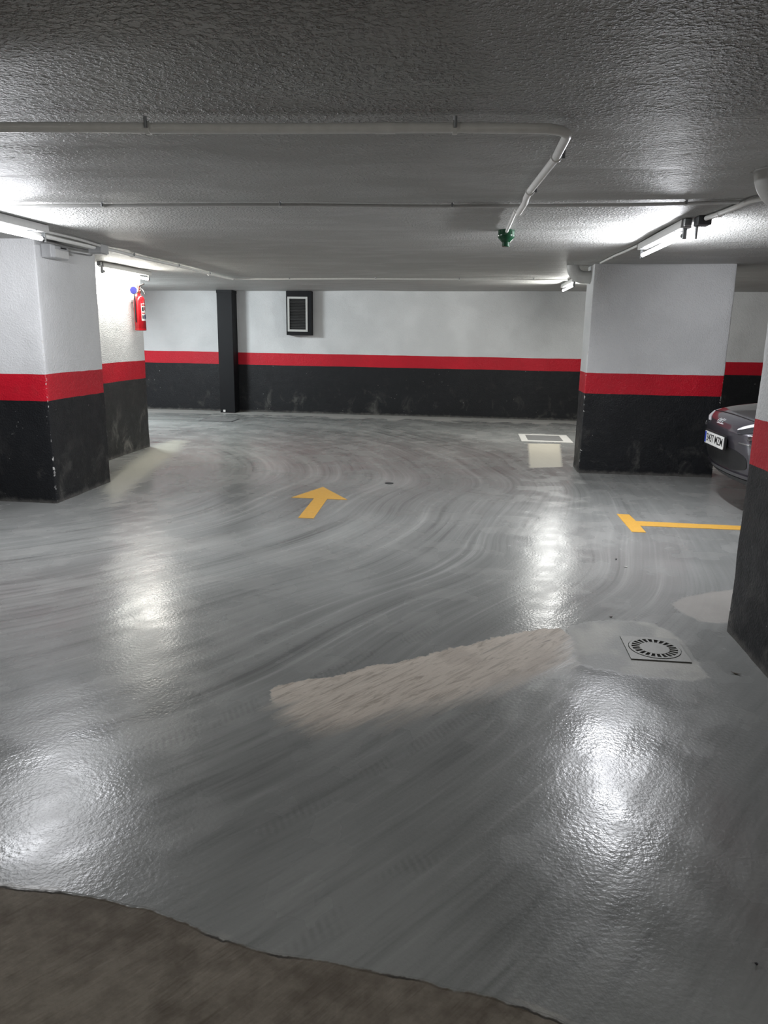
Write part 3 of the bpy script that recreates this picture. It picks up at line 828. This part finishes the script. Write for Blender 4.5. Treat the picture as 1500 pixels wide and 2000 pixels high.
# ------------------------------------------------------------------ parked car, nose towards the aisle
CAR_X, CAR_Y = 2.245, 6.98
M_CARP = NT('violet_grey_car_paint')
_n = M_CARP; _f = _n.noise(scale=900, detail=1)
M_CARP = _n.out(_n.mix(_f, (.055, .050, .062), (.10, .094, .112)), .28, None, .55, .5, 1.0)
M_GLASS = plain('tinted_glass', (.01, .012, .014), .06, spec=.8)
M_CHROME = plain('bright_chrome', (.75, .76, .78), .12, 1.0)
M_SILVER = plain('silver_trim', (.78, .78, .80), .3, .2, var=.04)
M_LENS = plain('headlight_lens', (.03, .03, .035), .08, spec=.9)
M_PLATE = plain('plate_white', (.74, .74, .72), .4, var=.03)
M_EUBLUE = plain('plate_blue', (.02, .05, .35), .4)
M_TYRE = plain('tyre_rubber', (.018, .018, .018), .8)

ZA = [(0.265, .20), (0.295, .13), (0.345, .075), (0.415, .045), (0.495, .03), (0.575, .012), (0.655, .0), (0.735, .0), (0.795, .02), (0.840, .06), (0.870, .13), (0.895, .24), (0.925, .45), (0.960, .75), (0.990, 1.0), (1.010, 1.15)]
WA = [(0.265, .80), (0.315, .85), (0.415, .885), (0.575, .905), (0.695, .90), (0.795, .875), (0.875, .845), (0.935, .80), (0.985, .74), (1.010, .68)]
RA = [(0.265, 4.25), (0.375, 4.38), (0.575, 4.45), (0.775, 4.46), (0.895, 4.44), (0.955, 4.40), (1.010, 4.30)]
def itp(T, z): return float(np.interp(z, [a for a, _ in T], [b for _, b in T]))
def knose(v, w): u = abs(v) / w; return .17 * u ** 2.2 + .34 * max(0, u - .62) ** 2 / .1444
def nose(v, z): return itp(ZA, z) + knose(v, itp(WA, z))
def carpt(u, v, z): return (CAR_X + u, CAR_Y - v, z)      # v > 0 is the side nearer the camera


def ring_pts(z):
    w = itp(WA, z); out = []
    N = 28
    for i in range(N + 1):
        v = w * math.sin(math.pi / 2 * (2 * i / N - 1)); out.append((nose(v, z), v))
    r = itp(RA, z); u0 = nose(w, z)
    for i in range(1, 16): out.append((u0 + (r - .35 - u0) * i / 15, w))
    for i in range(1, 12):
        a = math.pi * i / 12; out.append((r - .35 + .35 * math.sin(a) ** .6, w * math.cos(a) if False else w * (1 - 2 * i / 12)))
    for i in range(16): out.append((r - .35 + (u0 - r + .35) * i / 15, -w))
    return out[:-1]


car = thing('car', 'dark violet-grey car parked between the wide pillar and the near pillar', 'car', (CAR_X + 2.2, CAR_Y, 0))
zl = sorted(set([a for a, _ in ZA] + list(np.linspace(.30, 1.0, 24).round(4))))
b = MB(); rings = [ring_pts(z) for z in zl]; n = len(rings[0])
v = [carpt(u, vv, z) for z, rg in zip(zl, rings) for u, vv in rg]
f = [(i * n + k, i * n + (k + 1) % n, (i + 1) * n + (k + 1) % n, (i + 1) * n + k) for i in range(len(zl) - 1) for k in range(n)]
f += [tuple(range(n)), tuple((len(zl) - 1) * n + k for k in range(n))]
body = b.add(v, f).build('body', M_CARP, car, True)
# cabin: tapering glass house and roof
CB = [(1.0, 1.10, 4.05, .70), (1.05, 1.42, 3.92, .68), (1.20, 1.82, 3.70, .635), (1.32, 2.15, 3.45, .58), (1.38, 2.40, 3.25, .53), (1.41, 2.65, 3.05, .46)]
def cab_ring(u0, u1, w):
    out = []
    for i in range(40):
        a = 2 * math.pi * i / 40; ca, sa = math.cos(a), math.sin(a); e = .45
        out.append(((u0 + u1) / 2 - (u1 - u0) / 2 * math.copysign(abs(ca) ** e, ca), w * math.copysign(abs(sa) ** e, sa)))
    return out


def cab_mesh(rows, name, mat, parent):
    m = MB(); vv = [carpt(u, w_, z) for (z, u0, u1, w) in rows for (u, w_) in cab_ring(u0, u1, w)]; k = 40
    ff = [(i * k + j, i * k + (j + 1) % k, (i + 1) * k + (j + 1) % k, (i + 1) * k + j) for i in range(len(rows) - 1) for j in range(k)]
    ff.append(tuple((len(rows) - 1) * k + j for j in range(k)))
    return m.add(vv, ff).build(name, mat, parent, True)


cab_mesh(CB[:4], 'windows', M_GLASS, car); cab_mesh(CB[3:], 'roof', M_CARP, car)


def nose_patch(name, v0, v1, z0, z1, mat, parent, off=.006, nv=16, nz=8, corner=0., thick=.012, slant=0.):
    """a panel that follows the nose; corner rounds it off."""
    m = MB(); vs = []; fs = []
    for layer in (off, -thick):
        for j in range(nz + 1):
            for i in range(nv + 1):
                a = i / nv * 2 - 1; c_ = j / nz * 2 - 1
                if corner:
                    sx = (1 - corner * (abs(c_) ** 4)); sz = (1 - corner * (abs(a) ** 4))
                else: sx = sz = 1
                vv = (v0 + v1) / 2 + (v1 - v0) / 2 * a * sx; z = (z0 + z1) / 2 + (z1 - z0) / 2 * c_ * sz + slant * (vv - v0)
                vs.append(carpt(nose(vv, z) - layer, vv, z))
    k = nv + 1; L = k * (nz + 1)
    for j in range(nz):
        for i in range(nv):
            q_ = (j * k + i, j * k + i + 1, (j + 1) * k + i + 1, (j + 1) * k + i); fs.append(q_); fs.append(tuple(L + t_ for t_ in reversed(q_)))
    bd = [i for i in range(nv)] + [j * k + nv for j in range(nz)] + [nz * k + i for i in range(nv, 0, -1)] + [j * k for j in range(nz, 0, -1)]
    for a, c_ in zip(bd, bd[1:] + bd[:1]): fs.append((a, c_, L + c_, L + a))
    return m.add(vs, fs).build(name, mat, parent, True)


nose_patch('lower_grille', -.54, .54, .40, .60, M_BLACKP, car, .004, corner=.22)
nose_patch('air_dam', -.76, .76, .275, .345, M_BLACKP, car, .012, nv=24)
nose_patch('bumper_lip', -.74, .74, .355, .385, M_CARP, car, .016, nv=24)
for s in (1, -1):
    hl = nose_patch('headlight', s * .40, s * .72, .715, .765, M_LENS, car, .006, corner=.25, slant=.26 * s)
    nose_patch('chrome_strip', s * .39, s * .72, .752, .782, M_SILVER, hl, .011, nz=4, corner=.3, slant=.32 * s)
    nose_patch('lamp_unit', s * .56, s * .64, .690, .722, M_CHROME, hl, .011, nv=6, nz=4, corner=.3, slant=.26 * s)
    nose_patch('crease_highlight', s * .44, s * .74, .655, .665, M_CHROME, car, .004, nz=2)  # bright strip modelled in place of the highlight along the nose crease
# hood shut line
hv = [carpt(nose(vv, z) - .002, vv, z + .001) for vv, z in [(-.70 + 1.4 * i / 24, .86 - .03 * (abs(-.70 + 1.4 * i / 24) / .7) ** 2) for i in range(25)]]
MB().tube(hv, .004, 6).build('hood_seam', M_BLACKP, car, True)
hv = [carpt(u, .70, itp([(a, b_) for b_, a in ZA][0:0] or [(0.3, .875), (.5, .915), (.8, .957), (1.1, .99)], u)) for u in np.linspace(.34, 1.1, 14)]
MB().tube(hv, .004, 6).build('hood_seam', M_BLACKP, car, True)
# bright squiggle on the nose: a thin bar and short slanted strokes
squig = nose_patch('nose_squiggle', -.10, .06, .772, .778, M_SILVER, car, .006, nv=8, nz=2)
for v0_, v1_, z0_, sl_ in ((-.10, -.075, .782, .9), (-.06, -.03, .780, .7), (-.02, .01, .784, .8), (.025, .05, .780, 1.0)):
    nose_patch('squiggle_stroke', v0_, v1_, z0_, z0_ + .012, M_SILVER, squig, .007, nv=4, nz=2, slant=sl_)
# wheels
for u in (.92, 3.55):
    for s in (1, -1):
        y = CAR_Y - s * .80; sg = -s
        w_ = MB().lathe([(.20, -.11), (.315, -.11), (.335, -.09), (.335, .09), (.315, .11), (.20, .11)], 32, (CAR_X + u, y, .336), 'y').build('wheel', M_TYRE, car, True)
        MB().lathe([(.21, .0), (.21, .113 if sg > 0 else -.113), (.05, .118 if sg > 0 else -.118)], 24, (CAR_X + u, y, .336), 'y').build('rim', M_METAL, w_, True)
for s in (1, -1):
    MB().box((CAR_X + 1.55, CAR_Y - s * .98 - .09, .93), (CAR_X + 1.65, CAR_Y - s * .88 + .06, 1.05)).build('mirror', M_CARP, car, bevel=.03)
    MB().box((CAR_X + 4.30, CAR_Y - s * .70 - .14, .70), (CAR_X + 4.47, CAR_Y - s * .70 + .14, .80)).build('tail_light', M_EXT, car, bevel=.02)

# number plate
def rounded(w, h, r, n=5):
    out = []
    for cxp, cyp, a0 in ((w / 2 - r, h / 2 - r, 0), (-w / 2 + r, h / 2 - r, 90), (-w / 2 + r, -h / 2 + r, 180), (w / 2 - r, -h / 2 + r, 270)):
        out += [(cxp + r * math.cos(math.radians(a0 + 90 * i / n)), cyp + r * math.sin(math.radians(a0 + 90 * i / n))) for i in range(n + 1)]
    return out


PM = Matrix.Translation((CAR_X - .030, CAR_Y, .625)) @ Matrix.Rotation(math.radians(-90), 4, 'Z') @ Matrix.Rotation(math.radians(90), 4, 'X')
# in plate space: +x reads left to right, +y up, +z out of the plate
def plate_part(mb, name, mat, parent):
    mb.v = [tuple(PM @ Vector(p)) for p in mb.v]; return mb.build(name, mat, parent)


holder = plate_part(MB().prism(rounded(.545, .135, .012), -.022, -.002), 'plate_holder', M_BLACKP, car)
plate = plate_part(MB().prism(rounded(.52, .11, .010), -.002, .003), 'license_plate', M_PLATE, car)
plate_part(MB().prism([(-.258, -.050), (-.217, -.050), (-.217, .050), (-.258, .050)], .003, .0036), 'blue_strip', M_EUBLUE, plate)
fc = bpy.data.curves.new('plate_text', 'FONT'); fc.body = '3437 MZM'; fc.size = .098; fc.align_x = 'CENTER'; fc.align_y = 'CENTER'; fc.extrude = .0006; fc.offset = .0012; fc.space_character = 1.02
fo = bpy.data.objects.new('plate_text', fc); COL.objects.link(fo)
dg = bpy.context.evaluated_depsgraph_get(); tm_ = bpy.data.meshes.new_from_object(fo.evaluated_get(dg)); bpy.data.objects.remove(fo)
tm_.materials.clear(); tm_.materials.append(M_BLACKP)
xs_ = [p.co.x for p in tm_.vertices]; sxx = .435 / (max(xs_) - min(xs_)); mx = (max(xs_) + min(xs_)) / 2
for p in tm_.vertices: p.co = PM @ Vector(((p.co.x - mx) * sxx + .021, p.co.y, p.co.z + .0038))
to = bpy.data.objects.new('plate_characters', tm_); COL.objects.link(to); keep_world([to], plate)
